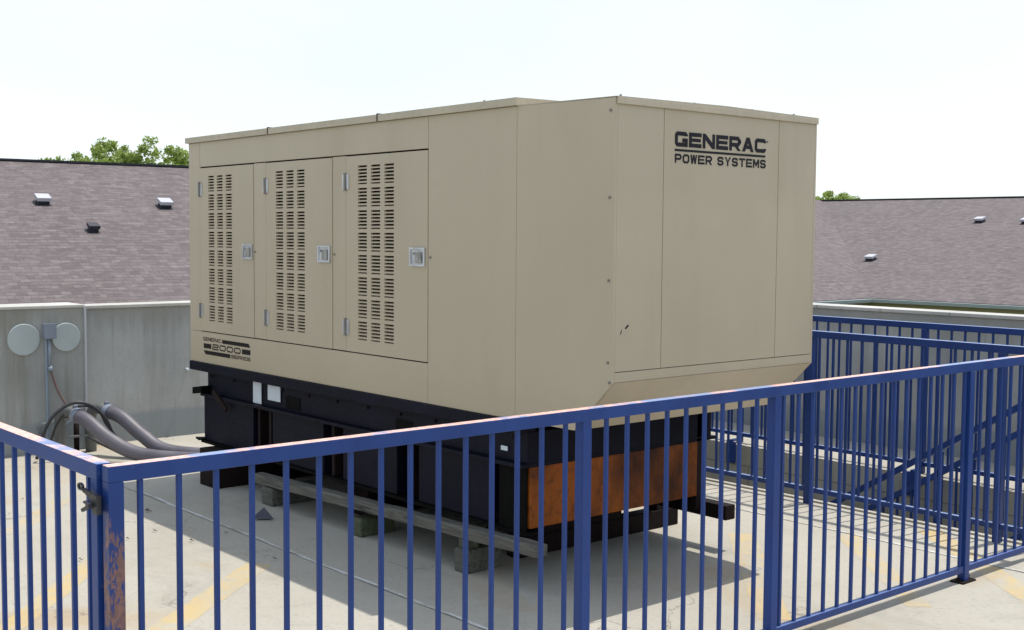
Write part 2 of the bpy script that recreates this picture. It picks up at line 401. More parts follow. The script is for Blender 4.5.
def strip(name, mat, pts, w, z=.004, kind='structure'):
    """flat ribbon along pts"""
    m = MB(); P = [Vector((p[0], p[1], 0)) for p in pts]
    vs = []
    for i, p in enumerate(P):
        t = (P[min(i + 1, len(P) - 1)] - P[max(i - 1, 0)]).normalized(); n = Vector((-t.y, t.x, 0))
        ww = w * (1 + .25 * math.sin(i * 2.3))
        vs += [(p.x + n.x * ww / 2, p.y + n.y * ww / 2, z), (p.x - n.x * ww / 2, p.y - n.y * ww / 2, z)]
    m.add(vs, [(2 * i, 2 * i + 1, 2 * i + 3, 2 * i + 2) for i in range(len(P) - 1)])
    return tag(m.build(name, mat), kind=kind)
def wob(x0, x1, y, n, a=.006):
    return [(x0 + (x1 - x0) * i / n, y + a * noise.noise((i * .35, y, 0)) * 2) for i in range(n + 1)]
strip('slab_joint', M['caulk_dark'], [(-5.5, -.500), (12, -.500)], .005, .0014)
strip('slab_joint', M['caulk'], wob(-5.5, 6, -.488, 160), .022, .0028)
strip('slab_joint', M['caulk_dark'], [(-5.5, 2.128), (12, 2.128)], .005, .0014)
strip('slab_joint', M['caulk'], wob(-5.5, 6, 2.14, 160), .022, .0028)
def ysq(pts, w=.12):
    P = []
    for i in range(len(pts) - 1):
        for k in range(12):
            t = k / 12; P.append((pts[i][0] * (1 - t) + pts[i + 1][0] * t, pts[i][1] * (1 - t) + pts[i + 1][1] * t))
    P.append(pts[-1]); m = MB(); vs = []
    for i, p in enumerate(P):
        q = Vector(P[min(i + 1, len(P) - 1)]) - Vector(P[max(i - 1, 0)]); q.normalize(); n = Vector((-q.y, q.x))
        a = w / 2 * (1 + .15 * noise.noise((p[0] * 9, p[1] * 9, 0)))
        vs += [(p[0] + n.x * a, p[1] + n.y * a, .0008), (p[0] - n.x * a, p[1] - n.y * a, .0008)]
    m.add(vs, [(2 * i, 2 * i + 1, 2 * i + 3, 2 * i + 2) for i in range(len(P) - 1)])
    return tag(m.build('yellow_road_marking', M['yellow']), kind='structure')
ysq([(-3.15, -1.50), (-3.95, -.85)]); ysq([(-1.40, -2.12), (-2.35, -1.31)]); ysq([(-1.02, -1.62), (-1.75, -.73)], .14)
ysq([(-.62, 1.66), (.45, .56)], .15); ysq([(-.25, 2.12), (.75, 1.22)], .12); ysq([(.0, 2.56), (1.3, 1.50)], .13)

w = thing('concrete_wall', (-5.72, 3, 0), 'grey concrete parapet wall behind the generator, right of the streaked bay', 'wall')
b = MB(); b.box(-5.84, -.15, 0, -5.62, 4.82, 1.065); b.build('wall_face', M['wall'], w)
b = MB(); b.box(-5.855, -.15, 1.065, -5.605, 4.82, 1.09, .004); b.build('coping', M['coping'], w)
w = thing('wall_bay', (-5.66, -3, 0), 'rust-streaked thicker concrete wall bay carrying two round blank plates', 'wall')
b = MB(); b.box(-5.84, -14, 0, -5.50, -.155, 1.085, .004); b.build('wall_face', M['wall_streaky'], w)
b = MB(); b.box(-5.85, -14, 1.085, -5.49, -.148, 1.108, .005); b.build('coping', M['coping'], w)
b = MB(); b.box(-5.50, -.1545, .0, -5.486, -.140, 1.08); b.build('edge_bead', M['roofvent'], w)
w = thing('concrete_wall', (3, 4.93, 0), 'long grey concrete parapet wall beyond the stairwell on the right', 'wall')
b = MB(); b.box(-5.84, 4.825, 0, 14, 5.04, 1.07); b.build('wall_face', M['wall'], w)
b = MB(); b.box(-5.86, 4.81, 1.07, 14, 5.055, 1.096, .004); b.build('coping', M['coping'], w)

# ------------------------------------------------------------------ lettering
def ribbon(pts, t):
    P = [Vector(p) for p in pts]; n = len(P); L = []; R = []
    for i in range(n):
        d0 = (P[i] - P[i - 1]).normalized() if i else None; d1 = (P[i + 1] - P[i]).normalized() if i < n - 1 else None
        if d0 is None: nn = Vector((-d1.y, d1.x)); k = 1
        elif d1 is None: nn = Vector((-d0.y, d0.x)); k = 1
        else:
            n0 = Vector((-d0.y, d0.x)); n1 = Vector((-d1.y, d1.x)); nn = (n0 + n1).normalized(); k = 1 / max(.4, nn.dot(n0))
        L.append(P[i] + nn * t / 2 * k); R.append(P[i] - nn * t / 2 * k)
    return [[L[i], L[i + 1], R[i + 1], R[i]] for i in range(n - 1)]
def glyph(ch, w, h, t):
    L, Rr, T, B, Mi, c = t / 2, w - t / 2, h - t / 2, t / 2, h / 2, t * .75
    A = lambda *p: ribbon(p, t)
    if ch in 'GC': c = t * .40
    if ch == 'G': return A((Rr, .73 * h), (Rr, T - c), (Rr - c, T), (L + c, T), (L, T - c), (L, B + c), (L + c, B), (Rr, B), (Rr, .43 * h), (.58 * w, .43 * h))
    if ch == 'C': return A((Rr, .70 * h), (Rr, T - c), (Rr - c, T), (L + c, T), (L, T - c), (L, B + c), (L + c, B), (Rr - c, B), (Rr, B + c), (Rr, .30 * h))
    if ch == 'E': return A((w, T), (L, T), (L, B), (w, B)) + ribbon([(t, Mi), (w * .94, Mi)], t * .85)
    if ch == 'N': return A((L, 0), (L, h)) + A((Rr, 0), (Rr, h)) + [[(t, h), (t, h - 1.5 * t), (w - t, 0), (w - t, 1.5 * t)]]
    if ch in 'PR':
        q = A((L, 0), (L, T), (Rr - c, T), (Rr, T - c), (Rr, Mi - B * .6 + c), (Rr - c, Mi - B * .6), (t, Mi - B * .6))
        if ch == 'R': q += [[(w * .48, Mi - B * .6 - t / 2), (w * .48 + 1.2 * t, Mi - B * .6 - t / 2), (w, 0), (w - 1.25 * t, 0)]]
        return q
    if ch == 'A':
        xi = lambda y: 1.15 * t + (w / 2 - 1.15 * t) * y / (h - 1.4 * t)
        y0, y1 = .2 * h, .2 * h + t * .9
        return [[(0, 0), (1.15 * t, 0), (w / 2, h - 1.4 * t), (w / 2, h), (w / 2 - .62 * t, h)], [(w, 0), (w / 2 + .62 * t, h), (w / 2, h), (w / 2, h - 1.4 * t), (w - 1.15 * t, 0)],
                [(xi(y0), y0), (w - xi(y0), y0), (w - xi(y1), y1), (xi(y1), y1)]]
    if ch == '0': c = min(w, h) * .27
    if ch == '2': c = h * .12
    if ch in 'O0':
        return A((w / 2, T), (L + c, T), (L, T - c), (L, B + c), (L + c, B), (w / 2, B)) + A((w / 2, B), (Rr - c, B), (Rr, B + c), (Rr, T - c), (Rr - c, T), (w / 2, T))
    if ch == 'W':
        a = .27 * w; bb = .73 * w; k = .5 * t
        return [[(0, h), (t, h), (a, 1.6 * t), (a + k, 0), (a - k, 0)], [(a, 1.6 * t), (w / 2 - k, h), (w / 2, h), (w / 2, h - 1.6 * t), (a + k, 0)],
                [(w / 2, h - 1.6 * t), (w / 2, h), (w / 2 + k, h), (bb, 1.6 * t), (bb - k, 0)], [(bb - k, 0), (bb, 1.6 * t), (w - t, h), (w, h), (bb + k, 0)]]
    if ch == 'S': return A((Rr, .72 * h), (Rr, T - c), (Rr - c, T), (L + c, T), (L, T - c), (L, Mi + c), (L + c, Mi), (Rr - c, Mi), (Rr, Mi - c), (Rr, B + c), (Rr - c, B), (L + c, B), (L, B + c), (L, .28 * h))
    if ch == 'Y': return [[(w / 2 - t / 2, 0), (w / 2 + t / 2, 0), (w / 2 + t / 2, .43 * h), (w / 2, .52 * h), (w / 2 - t / 2, .43 * h)], [(0, h), (w / 2 - t / 2, .43 * h), (w / 2, .52 * h), (1.15 * t, h)], [(w, h), (w - 1.15 * t, h), (w / 2, .52 * h), (w / 2 + t / 2, .43 * h)]]
    if ch == 'T': return A((0, T), (w, T)) + A((w / 2, 0), (w / 2, h - t))
    if ch == 'I': return A((L, 0), (L, h))
    if ch == 'M': return A((L, 0), (L, h)) + A((Rr, 0), (Rr, h)) + [[(t, h), (t, h - 1.7 * t), (w / 2, .12 * h), (w / 2, .12 * h + 1.7 * t)], [(w - t, h), (w / 2, .12 * h + 1.7 * t), (w / 2, .12 * h), (w - t, h - 1.7 * t)]]
    if ch == '2': return A((L, .76 * h), (L, T - c), (L + c, T), (Rr - c, T), (Rr, T - c), (Rr, Mi + c), (Rr - c, Mi), (L + c, Mi), (L, Mi - c), (L, B), (w, B))
    return []
def words(mb, text, to3, x0, z0, W, h, t, gap, th, space=.5, narrow={'I': .25}):
    """to3(u, v, d): point at u along the text, v up, d out of the face"""
    unit = [(narrow.get(ch, 1) if ch != ' ' else space) for ch in text]
    cw = (W - gap * (len(text) - 1)) / sum(unit); x = x0
    for ch, un in zip(text, unit):
        wd = cw * un
        if ch == 'I': wd = max(wd, t)
        if ch != ' ':
            for poly in glyph(ch, wd, h, t):
                a = [to3(x + p[0], z0 + p[1], .0006) for p in poly]; dd = to3(0, 0, th) - to3(0, 0, 0)
                mb.prism(a, dd)
        x += cw * un + gap

# ------------------------------------------------------------------ generator
L_, W_ = 4.01, 1.413
gen = thing('generator', (0, 0, 0), 'large tan diesel generator in a weatherproof steel enclosure standing on timber blocks', 'generator')
tan = M['tan']
c = MB(); c.box(-L_ + .014, .014, .802, -.637, W_ - .014, 2.24); 
c.prism([(-.640, .014, .802), (-.24, .014, .802), (-.014, .014, 1.035), (-.014, .014, 2.20), (-.640, .014, 2.20)], (0, W_ - .028, 0))
c.build('inner_frame', M['dark_core'], gen)
def panel(x0, z0, x1, z1, nm='side_panel'):
    b = MB(); b.box(x0, 0, z0, x1, .0135, z1, .0015); return b.build(nm, tan, gen)
panel(-L_, 1.0040, -3.8505, 2.2505, 'corner_panel'); panel(-3.8465, 2.0905, -1.320, 2.2505, 'header_panel'); panel(-L_, .797, -1.320, 1.0020, 'sill_panel')
panel(-3.1205, 1.009, -2.9735, 2.0845, 'door_post'); panel(-2.2155, 1.009, -2.0815, 2.0845, 'door_post'); panel(-1.3175, .797, -.6365, 2.2505)
b = MB(); b.prism([(-.634, 0, .797), (-.235, 0, .797), (0, 0, 1.030), (0, 0, 2.240), (-.634, 0, 2.250)], (0, .0135, 0)); b.build('hood_side_panel', tan, gen)
b = MB(); b.prism([(-.634, W_, .797), (-.235, W_, .797), (0, W_, 1.030), (0, W_, 2.240), (-.634, W_, 2.250)], (0, -.0135, 0)); b.build('hood_side_panel', tan, gen)
for y0, y1 in ((.0145, .3005), (.3035, 1.1105), (1.1135, W_ - .0145)):
    b = MB(); b.box(-.0135, y0, 1.0755, 0, y1, 2.2400, .0012); b.build('end_panel', tan, gen)
b = MB(); b.prism([(-.0135, .0145, 1.036), (0, .0145, 1.031), (0, .0145, 1.0725), (-.0135, .0145, 1.0725)], (0, W_ - .029, 0)); b.build('end_trim', tan, gen)
b = MB(); b.prism([(-.241, .0145, .797), (-.228, .0145, .797), (-.0005, .0145, 1.0285), (-.0135, .0145, 1.0345)], (0, W_ - .029, 0)); b.build('sloping_panel', tan, gen)
# back and far end
b = MB(); b.box(-L_, .015, .797, -L_ + .0135, W_ - .015, 2.245, .0015); b.build('far_end_panel', tan, gen)
for x0, x1 in ((-L_, -3.85), (-3.847, -2.97), (-2.967, -2.08), (-2.077, -1.32), (-1.317, -.6365)):
    b = MB(); b.box(x0, W_ - .0135, .797, x1, W_, 2.245, .0015); b.build('back_panel', tan, gen)
# roof in three sections with a downturned lip, lower hood roof
for x0, x1 in ((-L_ - .018, -2.918), (-2.914, -1.752), (-1.748, -.622)):
    b = MB(); ya, yb, yc = -.018, W_ / 2, W_ + .018
    b.prism([(x0, ya, 2.252), (x0, ya, 2.288), (x0, yb, 2.298), (x0, yc, 2.288), (x0, yc, 2.252)], (x1 - x0, 0, 0)); b.build('roof_section', M['tan_dirty'], gen)
for xj in (-2.916, -1.750):
    b = MB(); b.box(xj - .005, -.0190, 2.252, xj + .005, W_ + .0190, 2.2935); b.build('roof_joint', M['rust_dark'], gen).data.name = 'roof_joint'
b = MB(); b.prism([(-.6335, -.001, 2.2505), (-.6335, W_ + .001, 2.2505), (-.6335, W_ + .001, 2.254), (-.6335, W_ / 2, 2.262), (-.6335, -.001, 2.254)], (.6435, 0, -.0085)); b.build('hood_roof', M['tan_dirty'], gen)
b = MB(); b.box(.0010, .004, 2.214, .0115, W_ - .002, 2.2415, .002); b.build('end_lip', M['tan_dirty'], gen)
# roof fasteners and small brackets
def bolt(x, y, z, r, h, axis=(0, 0, 1), nm='bolt'):
    b = MB(); a = Vector((x, y, z)); b.cyl(a, a + Vector(axis) * h, r, 8); return b.build(nm, M['screw'], gen)
for x, y in ((-.55, .35), (-.3, .18), (-.02, .05), (-.02, .52), (-.02, .93), (-.02, 1.25), (-.9, .02)): bolt(x, y, 2.243 if x > -.6 else 2.285, .005, .014)
for z in (2.187, 1.82, 1.467, 1.115, 1.03): bolt(-.028 if z > 1.05 else -.016, .0005, z, .0065, .005, (0, -1, 0), 'screw')
# doors with rows of slots
def door(x0, x1, xs0, clen, cpitch, hx, lx0, lx1):
    z0, z1 = 1.009, 2.0815; cols = [xs0 + cpitch * k for k in range(3)]
    xc = [x0, x1]; 
    for q in cols: xc += [q, q + clen]
    xc = sorted(xc); rows = []
    P = .121
    for gi in range(8):
        for si in range(6):
            zc = 2.022 - gi * P - si * .0184; hh = .0112 if si < 5 else .0078
            rows.append((zc - hh / 2, zc + hh / 2))
    zc = sorted([z0, z1] + [q for r_ in rows for q in r_]); rset = {round(a, 5) for a, _ in rows}; cset = {round(q, 5) for q in cols}
    yF, yB = -.002, .0125
    nx, nz = len(xc), len(zc); vs = [(x, yF, z) for z in zc for x in xc] + [(x, yB, z) for z in zc for x in xc]; K = nx * nz; fs = []
    b = MB()
    for j in range(nz - 1):
        for i in range(nx - 1):
            a, bb, cc, dd = j * nx + i, j * nx + i + 1, (j + 1) * nx + i + 1, (j + 1) * nx + i
            if round(zc[j], 5) in rset and round(xc[i], 5) in cset:
                for p, q in ((a, bb), (bb, cc), (cc, dd), (dd, a)): fs.append((q, p, p + K, q + K))
            else: fs.append((a, bb, cc, dd))
    # outer rim
    ring = [i for i in range(nx)] + [j * nx + nx - 1 for j in range(1, nz)] + [(nz - 1) * nx + i for i in range(nx - 2, -1, -1)] + [j * nx for j in range(nz - 2, 0, -1)]
    for k in range(len(ring)): p, q = ring[k], ring[(k + 1) % len(ring)]; fs.append((p, p + K, q + K, q))
    b.add(vs, fs)
    # pressed louvre blades inside each slot
    for (za, zb) in rows:
        if zb - za < .006: continue
        for q in cols:
            b.add([(q, yF + .0005, za + .0005), (q + clen, yF + .0005, za + .0005), (q + clen, yB, za + .0035), (q, yB, za + .0035)], [(0, 1, 2, 3)])
    d = b.build('door', tan, gen)
    for hz in (1.943, 1.143):
        h0 = MB(); h0.cyl((hx, -.010, hz - .048), (hx, -.010, hz + .048), .0075, 10)
        h = MB(); h.box(hx - .032, -.0045, hz - .042, hx - .006, -.0005, hz + .042); h.box(hx + .006, -.0065, hz - .042, hx + .032, -.0025, hz + .042)
        h0.build('hinge_pin', M['screw'], h.build('hinge', M['chrome'], d))
    m = MB(); lz0, lz1 = 1.494, 1.590; lx0 += .006; lx1 -= .004
    t_ = .010
    m.box(lx0, -.013, lz0, lx0 + t_, -.0025, lz1, .002); m.box(lx1 - t_, -.013, lz0, lx1, -.0025, lz1, .002); m.box(lx0 + t_, -.013, lz0, lx1 - t_, -.0025, lz0 + t_, .002); m.box(lx0 + t_, -.013, lz1 - t_, lx1 - t_, -.0025, lz1, .002)
    m.box(lx0 + t_, -.005, lz0 + t_, lx1 - t_, -.003, lz1 - t_)
    la = m.build('latch', M['chrome'], d)
    m = MB(); cx = lx0 + (lx1 - lx0) * .62; m.box(cx - .026, -.017, lz0 + .018, cx + .026, -.0055, lz1 - .022, .003); m.cyl((cx - .04, -.0055, lz1 - .03), (cx - .04, -.016, lz1 - .03), .007, 10); m.build('paddle_handle', M['screw_light'], la)
    bolt(x1 + .022, -.0003, 1.542, .006, .006, (0, -1, 0), 'screw')
    return d
door(-3.845, -3.1245, -3.728, .080, .121, -3.846, -3.262, -3.130)
door(-2.968, -2.2195, -2.848, .084, .1235, -2.970, -2.369, -2.232)
door(-2.076, -1.3205, -1.958, .087, .1265, -2.078, -1.474, -1.334)
# lettering on the end
YZ = lambda u, v, d=0: Vector((.0002 + d, u, v))
XZ = lambda u, v, d=0: Vector((u, -.0002 - d, v))
b = MB(); words(b, 'GENERAC', YZ, .372, 2.054, .640, .066, .0178, .009, .0012)
b.prism([YZ(.372, 2.033, .0006), YZ(1.008, 2.033, .0006), YZ(1.008, 2.043, .0006), YZ(.372, 2.043, .0006)], (.0012, 0, 0))
words(b, 'POWER SYSTEMS', YZ, .373, 1.982, .640, .040, .0088, .008, .0012)
b.box(.0008, 1.019, 2.105, .002, 1.026, 2.112)
b.build('lettering', M['ink'], gen)
# series badge on the long side
b = MB(); words(b, 'GENERAC', XZ, -3.818, .945, .248, .023, .0042, .006, .0010)
bar = lambda *p: b.prism([XZ(u, v, .0006) for u, v in p], (0, -.0010, 0))
bar((-3.552, .942), (-3.180, .942), (-3.200, .966), (-3.552, .966))
bar((-3.814, .895), (-3.708, .895), (-3.708, .926), (-3.814, .926))
words(b, '2000', XZ, -3.690, .892, .385, .038, .0078, .014, .0010)
bar((-3.285, .895), (-3.178, .895), (-3.178, .926), (-3.285, .926))
bar((-3.790, .855), (-3.445, .855), (-3.445, .880), (-3.814, .880))
words(b, 'SERIES', XZ, -3.430, .857, .252, .022, .0042, .006, .0010)
b.build('series_badge', M['ink2'], gen)
# small dark scrape mark on the end panel
b = MB(); b.prism([(.0006, .043, 1.236), (.0006, .050, 1.254), (.0006, .054, 1.256), (.0006, .048, 1.238)], (.001, 0, 0)); b.prism([(.0006, .072, 1.262), (.0006, .092, 1.278), (.0006, .096, 1.272), (.0006, .078, 1.258)], (.001, 0, 0)); b.build('scrape', M['ink'], gen)
# base frame
b = MB(); b.box(-L_ - .002, -.010, .737, -.60, .10, .7955, .004); b.box(-L_ - .002, W_ - .1, .737, -.60, W_ + .01, .7955, .004); b.box(-L_, .101, .745, -L_ + .1, W_ - .101, .7955); b.build('base_rail', M['navy'], gen)
b = MB(); b.box(-3.862, .050, .585, -.60, W_ - .05, .7365, .003); b.build('skid', M['navy'], gen)
b = MB(); b.box(-3.90, .012, .566, -.60, W_ - .012, .5845, .002); b.build('skid_flange', M['navy'], gen)
b = MB(); b.prism([(-3.95, -.02, .575), (-3.95, .06, .575), (-3.82, .06, .595), (-3.82, -.02, .595)], (0, 0, .045)); b.build('lifting_lug', M['black'], gen)
b = MB(); b.prism([(-3.70, .005, .60), (-3.67, .005, .635), (-3.52, .02, .52), (-3.545, .02, .495)], (0, -.012, 0)); b.build('strap_end', M['rust_dark'], gen)
b = MB(); b.box(-3.222, .040, .59, -3.120, .046, .724, .001); b.build('label_sticker', M['label'], gen)
b = MB(); b.box(-3.036, .040, .628, -2.885, .046, .722, .001); b.build('label_sticker', M['label'], gen)
b = MB(); b.box(-.785, .040, .630, -.737, .045, .652, .001); b.build('label_sticker', M['label'], gen)
# fuel tank: panels with recesses between
b = MB(); b.box(-3.90, .16, .285, -.62, W_ - .12, .5655); b.build('fuel_tank', M['black'], gen)
segs = [(-3.915, -3.235), (-2.99, -2.40), (-2.19, -1.66), (-1.46, -.86)]
for a, e in segs:
    b = MB(); b.box(a, .048, .262, e, .1595, .5655, .004); b.build('tank_panel', M['navy'], gen)
for a, e in ((-3.20, -3.17), (-3.06, -3.03), (-2.33, -2.30), (-1.57, -1.54)):
    b = MB(); b.box(a, .06, .262, e, .1595, .5655, .003); b.build('tank_rib', M['rust_dark'], gen)
for x0, x1 in ((-2.83, -2.66), (-1.67, -1.52)):
    b = MB(); b.box(x0, .0465, .600, x1, .0498, .675, .001); b.build('dark_recess', M['black'], gen)  # flat black plate, its colour stands in for the dark of a recessed opening
for x in [-3.8 + .31 * k for k in range(11)]:
    b = MB(); b.cyl((x, .0495, .702), (x, .041, .702), .009, 6); b.build('flange_bolt', M['rust_dark'], gen)
b = MB(); b.box(-.80, .044, .235, -.712, .13, .5655, .003); b.box(-.712, .044, .235, -.605, .056, .5655, .002); b.build('corner_column', M['black'], gen)
b = MB(); b.box(-.6195, .062, .275, -.595, 1.248, .567, .004); b.build('tank_end_panel', M['rust'], gen)
b = MB(); b.box(-.64, 1.2485, .20, -.60, 1.30, .79, .003); b.build('end_column', M['rust_dark'], gen)
b = MB(); b.box(-3.93, .03, .245, -.58, .13, .2615); b.box(-3.93, W_ - .14, .245, -.64, W_ - .04, .2615); b.build('bottom_flange', M['black'], gen)
for x0, x1, y0, y1, z1 in ((-3.75, -3.52, -.07, 1.44, .243), (-1.09, -1.00, .34, 1.56, .103), (-2.42, -2.24, .25, 1.38, .243)):
    b = MB(); b.box(x0, y0, .0, x1, y1, z1, .006); b.build('cross_beam', M['rust_dark'], gen)
for y0, y1 in ((.34, 1.10), (1.385, 1.54)):
    b = MB(); b.box(-1.085, y0, .1035, -1.005, y1, .243, .004); b.build('support_foot', M['rust_dark'], gen)
b = MB(); b.box(-3.6, 1.285, .165, -.425, 1.362, .2435, .005); b.build('skid_beam', M['rust_dark'], gen)
b = MB(); b.box(-3.6, .28, .178, -.95, .36, .2435, .005); b.build('skid_beam', M['rust_dark'], gen)
b = MB(); b.prism([(-3.99, .02, .262), (-3.90, .0, .262), (-3.90, .14, .262)], (0, 0, .012)); b.build('foot_bracket', M['black'], gen)

# timbers under the tank
b = MB(); n = 40
vs = []; fs = []
for i in range(n + 1):
    x = -3.10 + i * (2.66 / n); zz = .120 + (x + 3.1) * .028
    j = lambda q: .004 * noise.noise((x * 6, q, 0))
    vs += [(x, -.036 + j(1), zz - .008 + j(2)), (x, .035 + j(3), zz - .008 + j(4)), (x, .035 + j(5), zz + .046 + j(6)), (x, -.024 + j(7), zz + .046 + j(8)), (x, -.036 + j(9), zz + .036 + j(10))]
for i in range(n):
    for k in range(5): a = i * 5 + k; a2 = i * 5 + (k + 1) % 5; fs.append((a, a + 5, a2 + 5, a2)[::-1])
fs += [(0, 1, 2, 3, 4)[::-1], tuple(n * 5 + k for k in range(5))]
b.add(vs, fs); o = b.build('timber_beam', M['timber']); rebase(o, (-1.75, 0, .16)); tag(o, 'long weathered grey timber lying along the generator skid', 'timber')
for (x0, x1, z1, mt, lb) in ((-2.97, -2.84, .108, 'block_dark', 'rounded grey timber block under the far end of the long timber'), (-1.99, -1.87, .098, 'block', 'green mossy timber block under the middle of the long timber'), (-1.04, -.94, .118, 'block_dark', 'dark grey timber block under the near end of the long timber')):
    b = MB(); b.box(x0, -.045, 0, x1, .30 if x0 < -2.5 else .18, z1, .012); o = b.build('timber_block', M[mt]); rebase(o, ((x0 + x1) / 2, .2, 0)); tag(o, lb, 'timber block', 'timber blocks under the generator')
b = MB(); b.box(-1.02, -.03, .1185, -.96, .05, .166, .004); o = b.build('timber_shim', M['block']); rebase(o, (-.95, 0, .129)); tag(o, 'small green wood shim wedged on the near timber block', 'wood shim')

# ------------------------------------------------------------------ fences
POST, BAL = .0205, .0067
def fence(root, axis, fixed, a0, a1, posts, first, pitch, zt=1.067, zb=.048, top_mat='blue_top', base=True, mat='blue', skip=None, postmats={}, zfoot=0., ends=True, rail_w=.020):
    """axis 0: runs along x at y=fixed, axis 1: runs along y at x=fixed"""
    def bx(m, a, e, h0, h1, z0, z1, c):
        if axis == 0: m.box(a, fixed + h0, z0, e, fixed + h1, z1, c)
        else: m.box(fixed + h0, a, z0, fixed + h1, e, z1, c)
    m = MB(); bx(m, a0, a1, -rail_w, rail_w, zt - .043, zt, .003); m.build('top_rail', M[top_mat], root)
    cuts = sorted([a0] + [q for p in posts for q in (p - POST, p + POST)] + [a1])
    for i in range(len(cuts) - 1):
        mid = (cuts[i] + cuts[i + 1]) / 2
        if cuts[i + 1] - cuts[i] < .06: continue
        m = MB(); bx(m, cuts[i], cuts[i + 1], -.0145, .0145, zb, zb + .030, .002); m.build('bottom_rail', M[mat], root)
    for k, p in enumerate(posts):
        m = MB(); bx(m, p - POST, p + POST, -POST + .0005, POST - .0005, zfoot + (.008 if base else 0), zt - .0435, .002)
        po = m.build('post', M[postmats.get(k, mat)], root)
        if base:
            m = MB(); bx(m, p - .06, p + .06, -.036, .036, zfoot, zfoot + .008, .002)
            for s_ in (-.042, .042):
                q = (p + s_, fixed) if axis == 0 else (fixed, p + s_)
                m.cyl((q[0], q[1], zfoot + .008), (q[0], q[1], zfoot + .024), .010, 6)
            m.build('base_plate', M['rust_dark'], po)
    src = None; plist = first if isinstance(first, list) else [first + k * pitch for k in range(int((a1 - .01 - first) / pitch) + 1)]
    for p in plist:
        if p > a0 + .01 and all(abs(p - q) > POST + .012 for q in posts):
            loc = Vector((p, fixed, zb + .030)) if axis == 0 else Vector((fixed, p, zb + .030))
            if src is None:
                m = MB(); bx(m, p - BAL, p + BAL, -BAL, BAL, zb + .0302, zt - .0432, .0012)
                src = m.build('baluster', M[mat], root)
                off = loc - wpos(root); src.data.transform(Matrix.Translation(-off)); src.location = off
            else:
                d = src.copy(); col.objects.link(d); d.parent = root; d.location = loc - wpos(root)

FX = .659
root = thing('blue_fence', (FX, 0, 0), 'nearest blue steel railing with a worn pink top rail, running across the foreground', 'railing')
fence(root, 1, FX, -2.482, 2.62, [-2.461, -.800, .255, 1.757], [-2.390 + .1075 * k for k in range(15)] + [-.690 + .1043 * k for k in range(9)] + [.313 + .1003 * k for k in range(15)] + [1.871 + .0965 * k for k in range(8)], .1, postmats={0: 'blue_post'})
root = thing('blue_gate', (-.4, -2.47, 0), 'blue steel gate at bottom left, latched to the end post of the nearest railing', 'gate')
GY = -2.470
b = MB(); b.box(-1.55, GY - .020, 1.024, .622, GY + .020, 1.067, .003); b.build('top_rail', M['blue_gate'], root)
b = MB(); b.box(-1.50, GY - .0145, .06, .58, GY + .0145, .09, .002); b.build('bottom_rail', M['blue'], root)
for x in (.601, -1.53):
    b = MB(); b.box(x - .020, GY - .0195, .04, x + .020, GY + .0195, 1.0235, .002); b.build('stile', M['blue'], root)
x = .524; src = None
while x > -1.47:
    if src is None:
        m = MB(); m.box(x - BAL, GY - BAL, .0902, x + BAL, GY + BAL, 1.0238, .0012); src = m.build('baluster', M['blue'], root)
        off = Vector((x, GY, .09)) - wpos(root); src.data.transform(Matrix.Translation(-off)); src.location = off
    else:
        d = src.copy(); col.objects.link(d); d.parent = root; d.location = Vector((x, GY, .09)) - wpos(root)
    x -= .1165
la = MB()   # fork latch
Yl = GY - .030
la.prism([(.632, Yl, .985), (.632, Yl, .900), (.606, Yl, .905), (.600, Yl, .940), (.585, Yl, .962), (.545, Yl, .985), (.55, Yl, .998)], (0, -.006, 0))
la.prism([(.55, Yl - .007, .905), (.556, Yl - .007, .893), (.618, Yl - .007, .935), (.612, Yl - .007, .952)], (0, -.006, 0))
la.cyl((.606, Yl - .02, .938), (.606, Yl + .01, .938), .010, 12); la.cyl((.585, Yl - .016, .950), (.615, Yl - .016, .944), .006, 8)
la.box(.59, Yl, .90, .628, Yl + .009, .985, .001)
ring = [(.532 + .013 * math.cos(a), Yl - .004, 1.000 + .013 * math.sin(a)) for a in [k * math.pi / 8 for k in range(17)]]
la.tube(ring, .0045, 8, cap=False); la.prism([(.543, Yl - .002, .999), (.56, Yl - .002, .985), (.600, Yl - .002, .995), (.600, Yl - .002, .985), (.552, Yl - .002, .978)], (0, -.005, 0))
la.v = [(.652 + (v[0] + .028 - .652) * 1.08, v[1], 1.0 + (v[2] - 1.0) * .58) for v in la.v]
la.build('latch', M['latch'], root)

root = thing('blue_fence', (-1, 2.61, 0), 'blue steel railing along the near edge of the stairwell', 'railing')
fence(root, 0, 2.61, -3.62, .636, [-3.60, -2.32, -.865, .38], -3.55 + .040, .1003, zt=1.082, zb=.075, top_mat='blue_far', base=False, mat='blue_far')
root = thing('blue_fence', (-1, 4.05, 0), 'farthest blue steel railing on the far edge of the stairwell', 'railing')
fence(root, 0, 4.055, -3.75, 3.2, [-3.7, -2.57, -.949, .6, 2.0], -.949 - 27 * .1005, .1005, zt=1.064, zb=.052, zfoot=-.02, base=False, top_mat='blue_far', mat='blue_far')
for px in (-2.57, -.949):
    b = MB(); b.box(px - .045, 3.940, -.15, px + .045, 3.954, .02, .003); b.box(px - .018, 3.940, .021, px + .018, 4.035, .035, .002); b.build('side_bracket', M['blue'], root)
root = thing('blue_fence', (-3.65, 3.3, 0), 'short blue railing closing the hidden end of the stairwell', 'railing')
fence(root, 1, -3.66, 2.65, 4.03, [3.33], 2.74, .1003, zt=1.067)
